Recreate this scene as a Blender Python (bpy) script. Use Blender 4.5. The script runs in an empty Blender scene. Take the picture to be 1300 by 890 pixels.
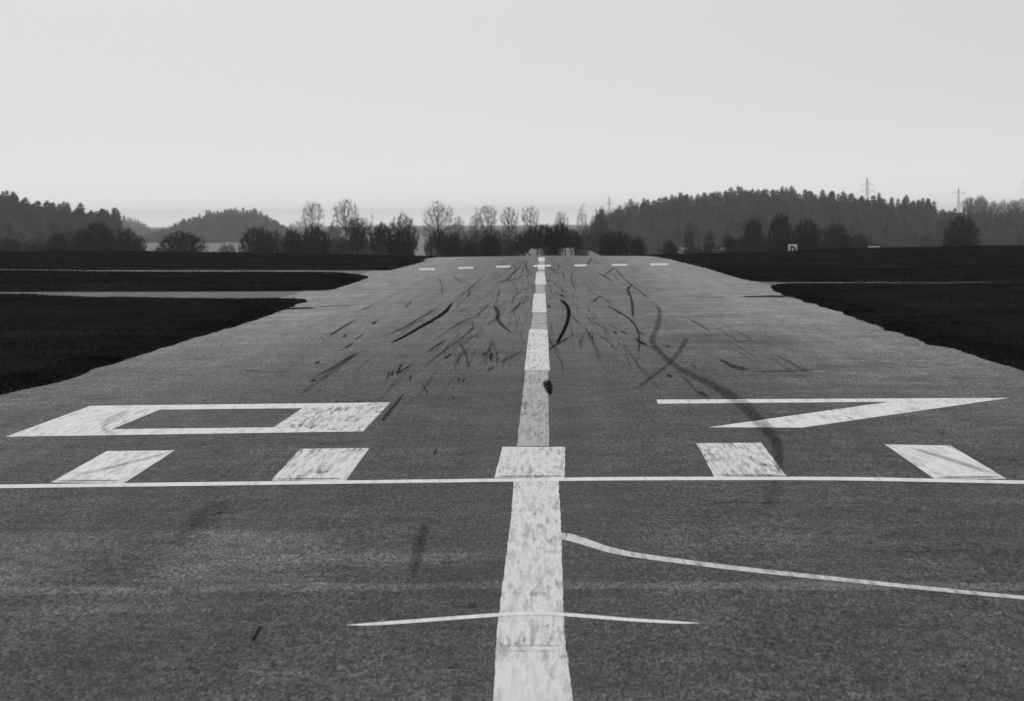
import bpy, math, random
import numpy as np
from mathutils import Matrix, Vector

rng = np.random.default_rng(7)
random.seed(7)
sc = bpy.context.scene
COL = sc.collection
R = math.radians

# ------------------------------------------------------------------ camera
F = 3000.0                 # focal length in photo pixels (1300 wide)
H = 2.40
VPX, VPY = 689.0, 280.0    # where the runway axis vanishes in the photo
ROLL = 0.35
cam_d = bpy.data.cameras.new('camera')
cam = bpy.data.objects.new('camera', cam_d)
COL.objects.link(cam)
cam_d.sensor_width = 36.0
cam_d.lens = 36.0 * F / 1300.0
cam_d.clip_start = 0.1
cam_d.clip_end = 20000
cam_d.dof.use_dof = True
cam_d.dof.focus_distance = 27.0
cam_d.dof.aperture_fstop = 5.2
sc.camera = cam
# build rotation: first roll-free, then roll about the view axis
def cam_matrix():
    # direction of camera axis so that world +Y projects to (VPX,VPY) after roll
    r = R(ROLL)
    vx, vy = (VPX - 650.0) / F, -(VPY - 445.0) / F       # in rolled camera frame
    # unrolled coordinates
    ux = vx * math.cos(r) - vy * math.sin(r)
    uy = vx * math.sin(r) + vy * math.cos(r)
    yaw = math.atan(ux); pitch = math.atan(uy)           # axis left of +Y by yaw, below by pitch
    m = Matrix.Rotation(yaw, 4, 'Z') @ Matrix.Rotation(math.pi / 2 - pitch, 4, 'X') @ Matrix.Rotation(-r, 4, 'Z')
    return m
M = cam_matrix()
cam.matrix_world = Matrix.Translation((0, 0, H)) @ M
RM = np.array(M.to_3x3())
def ray(px, py):
    v = np.array([(px - 650.0) / F, -(py - 445.0) / F, -1.0])
    return RM @ v
def at(px, py, Y):
    """world point on the sight line through photo pixel at forward distance Y"""
    d = ray(px, py)
    return np.array([0, 0, H]) + d * (Y / d[1])

# ------------------------------------------------------------------ ground heights
PK = np.array([(-200, 0), (150, 0), (168, -.13), (190, -.55), (230, -1.5), (280, -2.6), (350, -4.0), (450, -6.0), (600, -9), (900, -13),
               (1150, -14), (1400, -11.5), (1700, -9), (2200, -9), (4000, -11), (9500, -16)], float)
def _herm(y):
    xs, zs = PK[:, 0], PK[:, 1]
    dx = np.diff(xs); s = np.diff(zs) / dx
    m = np.zeros(len(xs)); m[1:-1] = np.where(s[1:] * s[:-1] > 0, 2 * s[1:] * s[:-1] / (s[1:] + s[:-1] + 1e-12), 0); m[-1] = s[-1]
    i = np.clip(np.searchsorted(xs, y) - 1, 0, len(xs) - 2)
    t = (y - xs[i]) / dx[i]
    return (zs[i] * (1 + 2 * t) * (1 - t) ** 2 + m[i] * dx[i] * t * (1 - t) ** 2 + zs[i + 1] * t * t * (3 - 2 * t) + m[i + 1] * dx[i] * t * t * (t - 1))
def sstep(t):
    t = np.clip(t, 0, 1); return t * t * (3 - 2 * t)
def E(x, y):
    x = np.asarray(x, float); y = np.asarray(y, float)
    xc = np.minimum(np.abs(x), 9.5)
    crown = -0.010 * (np.sqrt(xc ** 2 + 0.5) - 0.7)
    rise = 0.46 * sstep((np.abs(x) - 8.0) / 24) * sstep((y - 55) / 100) * (1 - sstep((y - 230) / 120))
    return _herm(y) + crown + rise
def ground(px, py):
    d = ray(px, py)
    t = (0 - H) / d[2] if d[2] < -1e-4 else 400
    for k_ in range(5 if py > 400 else 40):
        p = np.array([0, 0, H]) + d * t
        z = float(E(p[0], p[1]))
        t2 = (z - H) / d[2]
        t = t2 if py > 400 else 0.6 * t + 0.4 * min(t2, 190 / d[1])
    return np.array([0, 0, H]) + d * t

# ------------------------------------------------------------------ object helpers
def link_mesh(name, verts, faces, mat=None, parent=None, smooth=False):
    me = bpy.data.meshes.new(name)
    me.from_pydata([tuple(map(float, v)) for v in verts], [], [tuple(map(int, f)) for f in faces])
    if smooth:
        me.polygons.foreach_set('use_smooth', [True] * len(me.polygons))
    me.update()
    o = bpy.data.objects.new(name, me); COL.objects.link(o)
    if mat: me.materials.append(mat)
    if parent: o.parent = parent
    return o
def np_mesh(name, V, Fc, mat=None):
    """fast mesh from numpy: V (n,3), Fc (m,k)"""
    me = bpy.data.meshes.new(name)
    V = np.ascontiguousarray(V, np.float32); Fc = np.ascontiguousarray(Fc, np.int32)
    k = Fc.shape[1]
    me.vertices.add(len(V)); me.vertices.foreach_set('co', V.ravel())
    me.loops.add(Fc.size); me.loops.foreach_set('vertex_index', Fc.ravel())
    me.polygons.add(len(Fc)); me.polygons.foreach_set('loop_start', np.arange(0, Fc.size, k, dtype=np.int32))
    me.update(calc_edges=True)
    if mat: me.materials.append(mat)
    return me
def link(name, me, parent=None):
    o = bpy.data.objects.new(name, me); COL.objects.link(o)
    if parent: o.parent = parent
    return o
def tag(o, label=None, cat=None, group=None, kind=None):
    if label: o['label'] = label
    if cat: o['category'] = cat
    if group: o['group'] = group
    if kind: o['kind'] = kind
    return o
def empty(name, loc=(0, 0, 0), rz=0):
    o = bpy.data.objects.new(name, None); COL.objects.link(o)
    o.location = [float(c) for c in loc]; o.rotation_euler = (0, 0, rz); o.empty_display_size = 0.3
    return o

# ------------------------------------------------------------------ material helpers
class NT:
    def __init__(s, name):
        s.m = bpy.data.materials.new(name); s.m.use_nodes = True
        s.t = s.m.node_tree; s.t.nodes.clear()
        s.out = s.t.nodes.new('ShaderNodeOutputMaterial')
        s.geo = None
    def n(s, typ, **kw):
        nd = s.t.nodes.new(typ)
        for k, v in kw.items():
            setattr(nd, k, v)
        return nd
    def put(s, sock, v):
        if isinstance(v, (int, float)):
            try: sock.default_value = v
            except TypeError: sock.default_value = (v, v, v, 1) if len(sock.default_value) == 4 else (v, v, v)
        elif isinstance(v, tuple): sock.default_value = v
        else: s.t.links.new(v, sock)
    def math(s, op, a, b=0.0, c=None, clamp=False):
        nd = s.n('ShaderNodeMath', operation=op); nd.use_clamp = clamp
        s.put(nd.inputs[0], a); s.put(nd.inputs[1], b)
        if c is not None: s.put(nd.inputs[2], c)
        return nd.outputs[0]
    def pos(s):
        if s.geo is None: s.geo = s.n('ShaderNodeNewGeometry')
        return s.geo.outputs['Position']
    def xyz(s):
        x = s.n('ShaderNodeSeparateXYZ'); s.put(x.inputs[0], s.pos()); return x.outputs
    def noise(s, scale, detail=3, rough=.55, vec=None, dist=0.0, stretch=None):
        nd = s.n('ShaderNodeTexNoise'); nd.inputs['Scale'].default_value = scale
        nd.inputs['Detail'].default_value = detail; nd.inputs['Roughness'].default_value = rough; nd.inputs['Distortion'].default_value = dist
        v = vec if vec is not None else s.pos()
        if stretch:
            mp = s.n('ShaderNodeMapping'); s.put(mp.inputs['Vector'], v)
            mp.inputs['Scale'].default_value = stretch[:3]
            if len(stretch) > 3: mp.inputs['Rotation'].default_value = (0, 0, stretch[3])
            v = mp.outputs[0]
        s.put(nd.inputs['Vector'], v)
        return nd.outputs['Fac']
    def rmap(s, v, a, b, c, d, smooth=False):
        nd = s.n('ShaderNodeMapRange'); nd.clamp = True
        if smooth: nd.interpolation_type = 'SMOOTHSTEP'
        for i, q in enumerate((v, a, b, c, d)): s.put(nd.inputs[i], q)
        return nd.outputs[0]
    def principled(s, col, rough=.9, spec=.3, normal=None):
        p = s.n('ShaderNodeBsdfPrincipled')
        s.put(p.inputs['Base Color'], col if not isinstance(col, (int, float)) else (col, col, col, 1))
        s.put(p.inputs['Roughness'], rough); s.put(p.inputs['Specular IOR Level'], spec)
        if normal is not None: s.put(p.inputs['Normal'], normal)
        return p.outputs[0]
    def bump(s, h, strength=.3, dist=.01):
        b = s.n('ShaderNodeBump'); b.inputs['Strength'].default_value = strength; b.inputs['Distance'].default_value = dist
        s.put(b.inputs['Height'], h); return b.outputs[0]
    def grey(s, v):
        c = s.n('ShaderNodeCombineColor')
        for i in range(3): s.put(c.inputs[i], v)
        return c.outputs[0]
    def done(s, shader):
        s.t.links.new(shader, s.out.inputs['Surface']); return s.m

def mat_asphalt(name, base, rubber=True):
    t = NT(name); x, y, z = t.xyz()
    v = base
    fine = t.noise(64, 2, .6, stretch=(1, .26, 1))
    mid = t.noise(7, 4, .7, stretch=(1, .5, 1))
    lump = t.noise(22, 2, .6, stretch=(1, .35, 1))
    big = t.noise(.55, 4, .55)
    patch = t.noise(2.2, 4, .65)
    streak = t.noise(1.0, 4, .6, stretch=(2.2, .10, 1))
    cross = t.noise(1.0, 4, .65, stretch=(.12, 3.0, 1))
    v = t.math('MULTIPLY', t.rmap(fine, .34, .68, .30, 1.9), v)
    v = t.math('MULTIPLY', t.rmap(lump, .34, .66, .66, 1.36), v)
    v = t.math('MULTIPLY', t.rmap(mid, .34, .66, .80, 1.20), v)
    v = t.math('MULTIPLY', t.rmap(patch, .33, .67, .84, 1.16), v)
    v = t.math('MULTIPLY', t.rmap(big, .33, .67, .82, 1.18), v)
    v = t.math('MULTIPLY', t.rmap(streak, .33, .67, .88, 1.12), v)
    v = t.math('MULTIPLY', t.rmap(cross, .33, .67, .90, 1.10), v)
    # pale aggregate and dark specks
    ag = t.noise(40, 1, .5, stretch=(1, .3, 1))
    v = t.math('ADD', v, t.rmap(ag, .66, .76, 0, .10))
    sp = t.noise(5.2, 2, .5, stretch=(1, .4, 1))
    v = t.math('MULTIPLY', v, t.rmap(sp, .69, .73, 1, .42))
    if rubber:
        # rubber worked into the landing lane, dust toward the edges
        ax = t.math('ABSOLUTE', t.math('ADD', x, t.math('MULTIPLY', t.math('SUBTRACT', big, .5), 3.0)))
        lane = t.rmap(ax, 1.5, 5.6, 1, 0, True)
        ly = t.rmap(y, 20, 40, .25, 1, True)
        v = t.math('MULTIPLY', v, t.math('SUBTRACT', 1.0, t.math('MULTIPLY', t.math('MULTIPLY', lane, ly), .30)))
        v = t.math('MULTIPLY', v, t.math('MULTIPLY', t.rmap(y, 19, 66, 1.0, 2.75, True), t.rmap(ax, 4.0, 6.2, 1.0, 1.22, True)))  # also paler with distance: grazing-angle sheen painted into the asphalt colour
        # resurfacing bands and worn patches near the threshold
        wob = t.math('MULTIPLY', t.math('SUBTRACT', t.noise(1.3, 2), .5), .25)
        def band(y0, y1, x0, x1, amt, soft=.12, sx=.4):
            yy = t.math('ADD', y, wob)
            a = t.math('MULTIPLY', t.rmap(yy, y0 - soft, y0 + soft, 0, 1, True), t.rmap(yy, y1 - soft, y1 + soft, 1, 0, True))
            b = t.math('MULTIPLY', t.rmap(x, x0 - sx, x0 + sx, 0, 1, True), t.rmap(x, x1 - sx, x1 + sx, 1, 0, True))
            return t.math('ADD', 1.0, t.math('MULTIPLY', t.math('MULTIPLY', a, b), amt * 2.3))
        for a in ((15.30, 15.62, -30, 30, .27, .05, .4), (15.7, 18.4, -2.75, -1.55, .26, .15, .2), (15.6, 18.5, -6, -3.45, .22, .15, .3),
                  (16.6, 17.0, -2.1, -.3, .22, .1, .3), (14.3, 14.9, -3.5, -2.5, .16, .2, .5), (12.2, 14.6, 2.2, 3.4, .14, .5, .5),
                  (17, 18.6, .9, 2.1, .14, .4, .4), (46, 50, 2.6, 5.2, -.16, .7, .7), (11.4, 11.9, -4, 4, .12, .15, .5)):
            v = t.math('MULTIPLY', v, band(*a))
    nrm = t.bump(fine, .35, .006)
    rough = t.rmap(mid, .3, .7, .78, .95)
    return t.done(t.principled(t.grey(v), rough, .10, nrm))

def mat_paint(name, white=.72, dirt=.35, wear=.0, rot=0.0, sc_=1.0):
    """road paint: dirt streaked by tyres, worn through to the asphalt where wear is high"""
    t = NT(name)
    st = t.noise(16 * sc_, 5, .7, stretch=(1.0, .07, 1, rot))
    st2 = t.noise(34 * sc_, 4, .7, stretch=(1.0, .10, 1, -rot))
    blot = t.noise(2.0, 4, .65, stretch=(1.0, .35, 1))
    fine = t.noise(75, 2, .6)
    d = t.math('MULTIPLY', t.rmap(st, .44, .62, 0, 1, True), dirt)
    d = t.math('ADD', d, t.math('MULTIPLY', t.rmap(st2, .48, .64, 0, 1, True), dirt * .7))
    d = t.math('MULTIPLY', d, t.rmap(blot, .36, .64, .35, 1.45))
    v = t.math('MULTIPLY', t.math('SUBTRACT', 1.0, d, clamp=True), white)
    v = t.math('MULTIPLY', v, t.rmap(fine, .3, .7, .84, 1.06))
    sh = t.principled(t.grey(v), .8, .3, t.bump(fine, .2, .004))
    chips = t.rmap(t.noise(30, 3, .7), .69, .73, 0, .75)
    w2 = t.noise(5.5, 5, .7, stretch=(1, .22, 1))
    holes = t.math('MAXIMUM', chips, t.rmap(t.math('ADD', w2, t.math('MULTIPLY', t.math('SUBTRACT', fine, .5), .5)), .82 - wear, 1.12 - wear, 0, .95))
    mx = t.n('ShaderNodeMixShader'); tr = t.n('ShaderNodeBsdfTransparent')
    t.put(mx.inputs[0], holes); t.put(mx.inputs[1], sh); t.put(mx.inputs[2], tr.outputs[0])
    return t.done(mx.outputs[0])

def mat_rubber(name, val, rough=.7):
    t = NT(name)
    at_ = t.n('ShaderNodeAttribute'); at_.attribute_name = 'dens'
    fine = t.noise(60, 2, .6); gr = t.noise(17, 4, .65, stretch=(1, .2, 1))
    a = t.math('MULTIPLY', at_.outputs['Fac'], t.rmap(fine, .3, .7, .9, 1.35))
    a = t.math('MULTIPLY', a, t.rmap(gr, .36, .58, .50, 1.12), clamp=True)
    mx = t.n('ShaderNodeMixShader'); tr = t.n('ShaderNodeBsdfTransparent')
    t.put(mx.inputs[0], a); t.put(mx.inputs[1], tr.outputs[0]); t.put(mx.inputs[2], t.principled(val, 1.0, 0.0))
    return t.done(mx.outputs[0])

def mat_grass(name, lo, hi):
    t = NT(name)
    a = t.noise(3.5, 4, .65); b = t.noise(.22, 3, .6); c = t.noise(40, 2, .6)
    e = t.noise(1.0, 4, .6, stretch=(.10, .9, 1))
    v = t.math('ADD', t.math('MULTIPLY', a, .30), t.math('ADD', t.math('MULTIPLY', b, .35), t.math('ADD', t.math('MULTIPLY', e, .2), t.math('MULTIPLY', c, .15))))
    v = t.rmap(v, .40, .60, lo, hi)
    return t.done(t.principled(t.grey(v), 1.0, 0.0, t.bump(c, .5, .03)))

def mat_plain(name, val, var=.25, scale=4, rough=.85, spec=.2):
    t = NT(name)
    v = t.math('MULTIPLY', t.rmap(t.noise(scale, 3, .6), .3, .7, 1 - var, 1 + var), val)
    return t.done(t.principled(t.grey(v), rough, spec))

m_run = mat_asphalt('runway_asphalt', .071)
m_taxi = mat_asphalt('taxiway_asphalt', .125, False)
m_paint = mat_paint('road_paint_white', .86, .26, .03, R(-6))
m_paint_r = mat_paint('road_paint_worn', .78, .52, .10, R(-8))
m_paint_l = mat_paint('road_paint_rubbed', .80, .48, .06, R(8))
m_centre = mat_paint('centreline_paint', .80, .36, .05, 0.0, 1.2)
m_fresh = mat_paint('fresh_line_paint', .86, .16, .0)
m_faded = mat_paint('faded_paint', .46, .45, .20)
m_rub = mat_rubber('tyre_rubber', .007)
m_pale = mat_rubber('pale_seam_filler', .34, .9)
m_grass = mat_grass('dark_grass', .004, .026)
m_blade = mat_plain('grass_blades', .0185, .75, .35, 1.0, .0)
m_field = mat_plain('pale_field', .20, .3, .4, 1.0, .05)
m_bark = mat_plain('dark_bark', .020, .3, 3, 1, .05)
m_twig = mat_plain('dark_twigs', .026, .3, .5, 1, 0)
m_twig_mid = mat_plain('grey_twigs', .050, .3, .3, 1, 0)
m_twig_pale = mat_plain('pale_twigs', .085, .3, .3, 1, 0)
m_needle = mat_plain('conifer_needles', .016, .4, .25, 1, 0)
m_floor = mat_plain('forest_floor', .022, .4, .05, 1, .02)
m_steel = mat_plain('galvanised_steel', .26, .1, 1, .6, .4)
m_board = mat_plain('white_board', .78, .05, 6, .6, .3)
m_black = mat_plain('black_lettering', .012, .1, 6, .6, .3)

# ------------------------------------------------------------------ grass / asphalt layout, traced on the ground
def G(pts): return [tuple(ground(*p)[:2]) for p in pts]
near_left_edge = [(0, 502), (26, 495.6), (56, 489.6), (78, 484), (120, 470), (150, 459), (188, 447.5), (226, 435.5), (260, 425.6), (280.6, 420.2), (300, 414.0), (345, 399), (359, 393.2), (372, 388.4), (382, 385)]
near_left_top = [(389, 383.4), (384, 382.6), (371, 382), (300, 381.7), (240, 381.3), (217, 380.6), (182, 380), (120, 379), (101, 378), (75, 377.2), (46, 375.5)]
mid_left = [(20, 370.6), (120, 370.4), (240, 370.2), (381, 369.2), (412, 368.9), (422, 367.6), (442, 361.5), (454, 357.5), (463, 354.2), (467.3, 352.4), (465, 351.6), (458, 350.6), (438, 348.6), (401.8, 347.3), (321, 346.8), (240, 346.8), (113, 345.8)]
far_left = [(113, 342.9), (240, 342.9), (381.5, 342.9), (470, 343.2), (494.7, 343.5), (510.8, 339.3), (529, 334.8), (541, 331.2)]
far_right = [(1198, 358.4), (1062, 358.0), (985, 358.0), (959.3, 357.4), (945, 355), (925, 349.4), (900.7, 341.7), (876.4, 335.6), (862.4, 332.2), (845, 328.0)]
near_right = [(1198, 361.6), (1100, 361.8), (1020, 362.2), (990, 362.6), (982, 363.4), (978.8, 364.8), (981.5, 368.6), (993.7, 374.7), (1007.8, 378.3), (1042, 388.8), (1068.5, 396.9), (1127, 419.4), (1182, 437), (1211, 443), (1250, 455.5), (1295, 469.6)]
def yof(p): return ground(*p)[1]
polyNL = G(near_left_edge + near_left_top) + [(-40, yof((46, 372.2)) + 1), (-260, 84), (-260, -40), (-7.6, -40)]
polyML = [(-260, 86), (-40, yof((20, 370.6)))] + G(mid_left) + [(-60, yof((113, 344))), (-260, 118)]
polyFL = [(-260, 121), (-60, yof((113, 342.9)) + .5)] + G(far_left) + [(-7.55, 150), (-7.5, 170), (-7.4, 330), (-260, 330)]
polyFR = [(260, 100), (60, yof((1198, 358.4)))] + G(far_right) + [(7.75, 150), (7.6, 170), (7.5, 330), (260, 330)]
polyNR = [(260, 95), (60, yof((1198, 359.9)) - .2)] + G(near_right) + [(7.55, 30), (7.6, -40), (260, -40)]
POLYS = [np.array(p) for p in (polyNL, polyML, polyFL, polyFR, polyNR)]
def sdf(x, y):
    best = np.full(x.shape, -1e9)
    for P in POLYS:
        d2 = np.full(x.shape, 1e18); ins = np.zeros(x.shape, bool)
        for i in range(len(P)):
            a, b = P[i - 1], P[i]
            ex, ey = b - a
            L2 = ex * ex + ey * ey + 1e-12
            t = np.clip(((x - a[0]) * ex + (y - a[1]) * ey) / L2, 0, 1)
            d2 = np.minimum(d2, (x - a[0] - t * ex) ** 2 + (y - a[1] - t * ey) ** 2)
            c = (a[1] > y) != (b[1] > y)
            with np.errstate(divide='ignore', invalid='ignore'):
                xi = a[0] + (y - a[1]) * ex / (ey if abs(ey) > 1e-12 else 1e-12)
            ins ^= c & (x < xi)
        d = np.sqrt(d2)
        best = np.maximum(best, np.where(ins, d, -d))
    return best
_w = [(rng.uniform(.1, .9), rng.uniform(0, 6.28), rng.uniform(0, 6.28)) for _ in range(14)]
def undul(x, y):
    s = 0
    for f, a, p in _w:
        s = s + np.sin((x * math.cos(a) + y * math.sin(a)) * f + p) * (.018 / (f + .25))
    return s * .38
_r = [(rng.uniform(.8, 4.2), rng.uniform(0, 6.28), rng.uniform(0, 6.28)) for _ in range(16)]
def ragged(x, y):
    s = 0
    for f, a, p in _r:
        s = s + np.sin((x * math.cos(a) + y * math.sin(a)) * f + p)
    return s * .012
def zgrass(x, y, sd=None):
    if sd is None: sd = sdf(x, y)
    sd = np.where(y > 300, 50.0, sd)
    s2 = sd + ragged(x, y) * 1.4
    g = np.where(s2 < 0, np.maximum(-.08, s2 * .35), .075 * (1 - np.exp(-np.maximum(s2, 0) / .16)))
    und = (undul(x, y) + .04) * sstep((sd - .3) / 4) * (1 - sstep((y - 170) / 80))
    hump = .17 * np.exp(-((x + 19) / 7.0) ** 2 - ((y - 66) / 6.0) ** 2) + .10 * np.exp(-((x + 34) / 12) ** 2 - ((y - 98) / 8.) ** 2)
    hump = hump + .14 * np.exp(-((x - 24) / 9.0) ** 2 - ((y - 80) / 7.0) ** 2)
    return E(x, y) + g + und + hump * sstep(sd / 2)

def axis(fine0, fine1, step, lo, hi, grow=1.22):
    a = list(np.arange(fine0, fine1 + 1e-6, step))
    s = step; v = fine1
    while v < hi: s *= grow; v += s; a.append(min(v, hi))
    s = step; v = fine0; pre = []
    while v > lo: s *= grow; v -= s; pre.append(max(v, lo))
    return np.array(pre[::-1] + a)
gx = axis(-42, 42, .28, -3200, 3200)
gy = axis(6, 172, .30, -40, 9000, 1.10)
X, Yg = np.meshgrid(gx, gy)
Z = np.empty_like(X)
nearm = Yg < 320
sdg = np.full(X.shape, 50.0)
sdg[nearm] = sdf(X[nearm], Yg[nearm])
Z = zgrass(X, Yg, sdg)
far_und = (np.sin(X / 170 + 1) * np.sin(Yg / 310) * 1.2) * sstep((Yg - 900) / 600)
Z = Z + far_und
def grid_faces(nr, nc):
    i = np.arange(nr - 1)[:, None] * nc + np.arange(nc - 1)[None]
    return np.stack([i, i + 1, i + nc + 1, i + nc], -1).reshape(-1, 4)
me = np_mesh('grass_ground', np.stack([X, Yg, Z], -1).reshape(-1, 3), grid_faces(len(gy), len(gx)), m_grass)
me.polygons.foreach_set('use_smooth', np.ones(len(me.polygons), bool))
tag(link('grass_ground', me), kind='structure')

# blades that give the verge its ragged edge and nap
def blades(n, xr, yr, edge, hmin, hmax):
    x = rng.uniform(*xr, n); y = yr[0] + (yr[1] - yr[0]) * rng.uniform(0, 1, n) ** 1.3
    s = sdf(x, y)
    over = np.abs(x) - (1.5 + .235 * y)
    lim = rng.uniform(0, 1, n) < np.where(over < 0, 1.0, np.maximum(.22, 1 - over / 9))
    keep = (s > -.02) & lim & ((s < edge) if edge else True)
    x, y = x[keep], y[keep]; s = s[keep]
    z = zgrass(x, y, s) - .01
    k = len(x)
    patch = .55 + .45 * np.sin(x * .9 + 1.3 * np.sin(y * .31)) * np.sin(y * .5 + np.sin(x * .7))
    h = rng.uniform(hmin, hmax, k) * (.6 + .6 * patch); w = rng.uniform(.006, .016, k) * (1 + y / 70)
    a = rng.uniform(0, 6.28, k); lean = rng.uniform(0, .7, k) * h; b = rng.uniform(0, 6.28, k)
    V = np.empty((k, 3, 3))
    V[:, 0] = np.stack([x - w * np.cos(a), y - w * np.sin(a), z], -1)
    V[:, 1] = np.stack([x + w * np.cos(a), y + w * np.sin(a), z], -1)
    V[:, 2] = np.stack([x + lean * np.cos(b), y + lean * np.sin(b), z + h], -1)
    return V.reshape(-1, 3)
BV = np.concatenate([blades(330000, (-12, 12), (30, 120), .8, .03, .085), blades(200000, (-14, 14), (30, 120), 2.2, .02, .07), blades(330000, (-34, 34), (24, 110), 0, .02, .06), blades(120000, (-42, 42), (6, 90), 0, .02, .06), blades(60000, (-11, 11), (6, 34), .8, .03, .085),
                     blades(120000, (-42, 42), (90, 178), 0, .04, .10)])
me = np_mesh('grass_blades', BV, np.arange(len(BV)).reshape(-1, 3), m_blade)
tag(link('grass', me), 'short dark grass on the verges along the runway', 'grass', kind='stuff')

# runway and taxiway sheets, following the crown and the crest
def sheet(name, x0, x1, y0, y1, sx, sy, mat, dz, flare=None):
    xs = np.arange(x0, x1 + 1e-6, sx); ys = np.arange(y0, y1 + 1e-6, sy)
    XX, YY = np.meshgrid(xs, ys)
    if flare is not None: YY = flare(XX, YY)
    ZZ = E(XX, YY) + dz
    me = np_mesh(name, np.stack([XX, YY, ZZ], -1).reshape(-1, 3), grid_faces(len(ys), len(xs)), mat)
    me.polygons.foreach_set('use_smooth', np.ones(len(me.polygons), bool))
    return tag(link(name, me), kind='structure')
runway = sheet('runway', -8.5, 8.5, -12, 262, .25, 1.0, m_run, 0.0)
sheet('taxiway', -120, -6.6, 70, 84.5, .5, .5, m_taxi, -.005)
sheet('taxiway', -120, -6.2, 105, 123, .5, .5, m_taxi, -.006)
sheet('taxiway', 6.4, 120, 82, 99, .5, .5, m_taxi, -.005)

# ------------------------------------------------------------------ painted markings (parts of the runway)
def draped(name, quads, mat, dz, label=None, nu=60, nv=16, parent=runway):
    V, Fc = [], []
    jr = random.Random(len(bpy.data.objects))
    for q in quads:                                   # corners p00,p10,p11,p01 in photo pixels
        q = [np.array(p, float) for p in q]
        b = len(V)
        for j in range(nv + 1):
            for i in range(nu + 1):
                u, v = i / nu, j / nv
                p = (q[0] * (1 - u) + q[1] * u) * (1 - v) + (q[3] * (1 - u) + q[2] * u) * v
                g = ground(*p)
                if i in (0, nu):
                    g = g + np.array([jr.gauss(0, .0022), 0, 0])      # brush-worn edge
                V.append((g[0], g[1], float(E(g[0], g[1])) + dz))
        for j in range(nv):
            for i in range(nu):
                a = b + j * (nu + 1) + i
                Fc.append((a, a + 1, a + nu + 2, a + nu + 1))
    o = link_mesh(name, V, Fc, mat, parent)
    if label: o['label'] = label
    return o
def catmull(pts, n=8):
    P = np.array(pts, float)
    if len(P) == 2:
        t = np.linspace(0, 1, n + 1)[:, None]; return P[0] * (1 - t) + P[1] * t
    Q = np.vstack([2 * P[0] - P[1], P, 2 * P[-1] - P[-2]]); out = []
    for i in range(1, len(Q) - 2):
        for k in range(n):
            t = k / n
            out.append(.5 * (2 * Q[i] + (Q[i + 1] - Q[i - 1]) * t + (2 * Q[i - 1] - 5 * Q[i] + 4 * Q[i + 1] - Q[i + 2]) * t * t + (3 * Q[i] - Q[i - 1] - 3 * Q[i + 1] + Q[i + 2]) * t ** 3))
    out.append(P[-1]); return np.array(out)
def ribbon(name, pts, mat, dz, dens=None, fade=(.15, .15), label=None, n=8, parent=runway, soft=.35):
    """band on the ground along a polyline of (px, py, width)"""
    C = catmull(pts, n); P = C[:, :2]; W = np.maximum(C[:, 2], .3)
    T = np.gradient(P, axis=0); T /= np.linalg.norm(T, axis=1)[:, None] + 1e-9
    N = np.stack([-T[:, 1], T[:, 0]], 1)
    us = (-.5, -.43, -.3, 0, .3, .43, .5) if dens is not None else (-.5, -.17, .17, .5)
    V, A = [], []
    L = len(P)
    for i in range(L):
        s = i / (L - 1)
        e = min(1, s / fade[0] if fade[0] else 1, (1 - s) / fade[1] if fade[1] else 1)
        for u in us:
            g = ground(*(P[i] + N[i] * W[i] * u))
            V.append((g[0], g[1], float(E(g[0], g[1])) + dz))
            A.append((dens or 0) * ((1 - min(1, abs(u) * 2) ** 2) if W.max() > 19 else {.5: 0, .43: .35, .3: .80, 0: 1}.get(abs(u), 1)) * max(e, 0))
    m = len(us)
    Fc = [(i * m + k, i * m + k + 1, (i + 1) * m + k + 1, (i + 1) * m + k) for i in range(L - 1) for k in range(m - 1)]
    o = link_mesh(name, V, Fc, mat, parent)
    if dens is not None:
        at_ = o.data.attributes.new('dens', 'FLOAT', 'POINT'); at_.data.foreach_set('value', A)
    if label: o['label'] = label
    return o
PZ = .0015
oBL, oTL, oTR, oBR = (7, 554.6), (115, 515.2), (495.5, 511), (461, 547.8)
hTL, hTR, hBR, hBL = (203, 520.2), (384, 518.3), (347, 542.6), (142.5, 544.9)
zero = draped('painted_digit', [(oTL, oTR, hTR, hTL), (hBL, hBR, oBR, oBL), (oBL, oTL, hTL, hBL)], m_paint, PZ, 'white painted digit 0 on the left half')
zr = draped('painted_stroke', [(oBR, oTR, hTR, hBR)], m_paint_r, PZ, 'rubber streaked right stroke of the digit 0', parent=zero)
draped('painted_digit', [((833.4, 507.4), (1281.6, 505.2), (1129, 510.2), (835.4, 512.6)), ((899, 542.6), (1018.4, 543), (1281.6, 505.2), (1129, 510.2))],
       m_paint, PZ, 'white painted digit 7 on the right half')
bars = [((64.7, 612.5), (157.7, 613.5), (222, 571.8), (135.5, 572.8)), ((344, 610.3), (439, 610.3), (468.9, 568.9), (381.3, 569.9)),
        ((627.7, 606.8), (716.7, 606.8), (717.4, 567.4), (637.5, 567.4)), ((907, 605.5), (998, 604), (966, 562), (884, 562.8)),
        ((1185.6, 607.5), (1277.6, 608), (1206.8, 565.8), (1123, 564.2))]
for b, mt, lb in zip(bars, (m_paint, m_paint_l, m_centre, m_paint_l, m_paint), ('far left white bar behind the threshold line', 'rubber streaked bar left of the centreline',
        'wide worn bar across the centreline', 'bar right of the centreline cut by a tyre mark', 'far right white bar behind the threshold line')):
    draped('threshold_bar', [b], mt, PZ, lb)
ribbon('threshold_line', [(-260, 621, 4.6), (0, 617.8, 4.6), (260, 614.6, 4.6), (520, 611.3, 4.2), (675, 609.4, 4.2), (800, 608, 4.4), (1040, 607.8, 4.4), (1180, 610, 4.4), (1300, 612.5, 4.4), (1500, 617, 4.4)],
       m_fresh, .0025, label='long thin white line across the whole runway')
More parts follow.
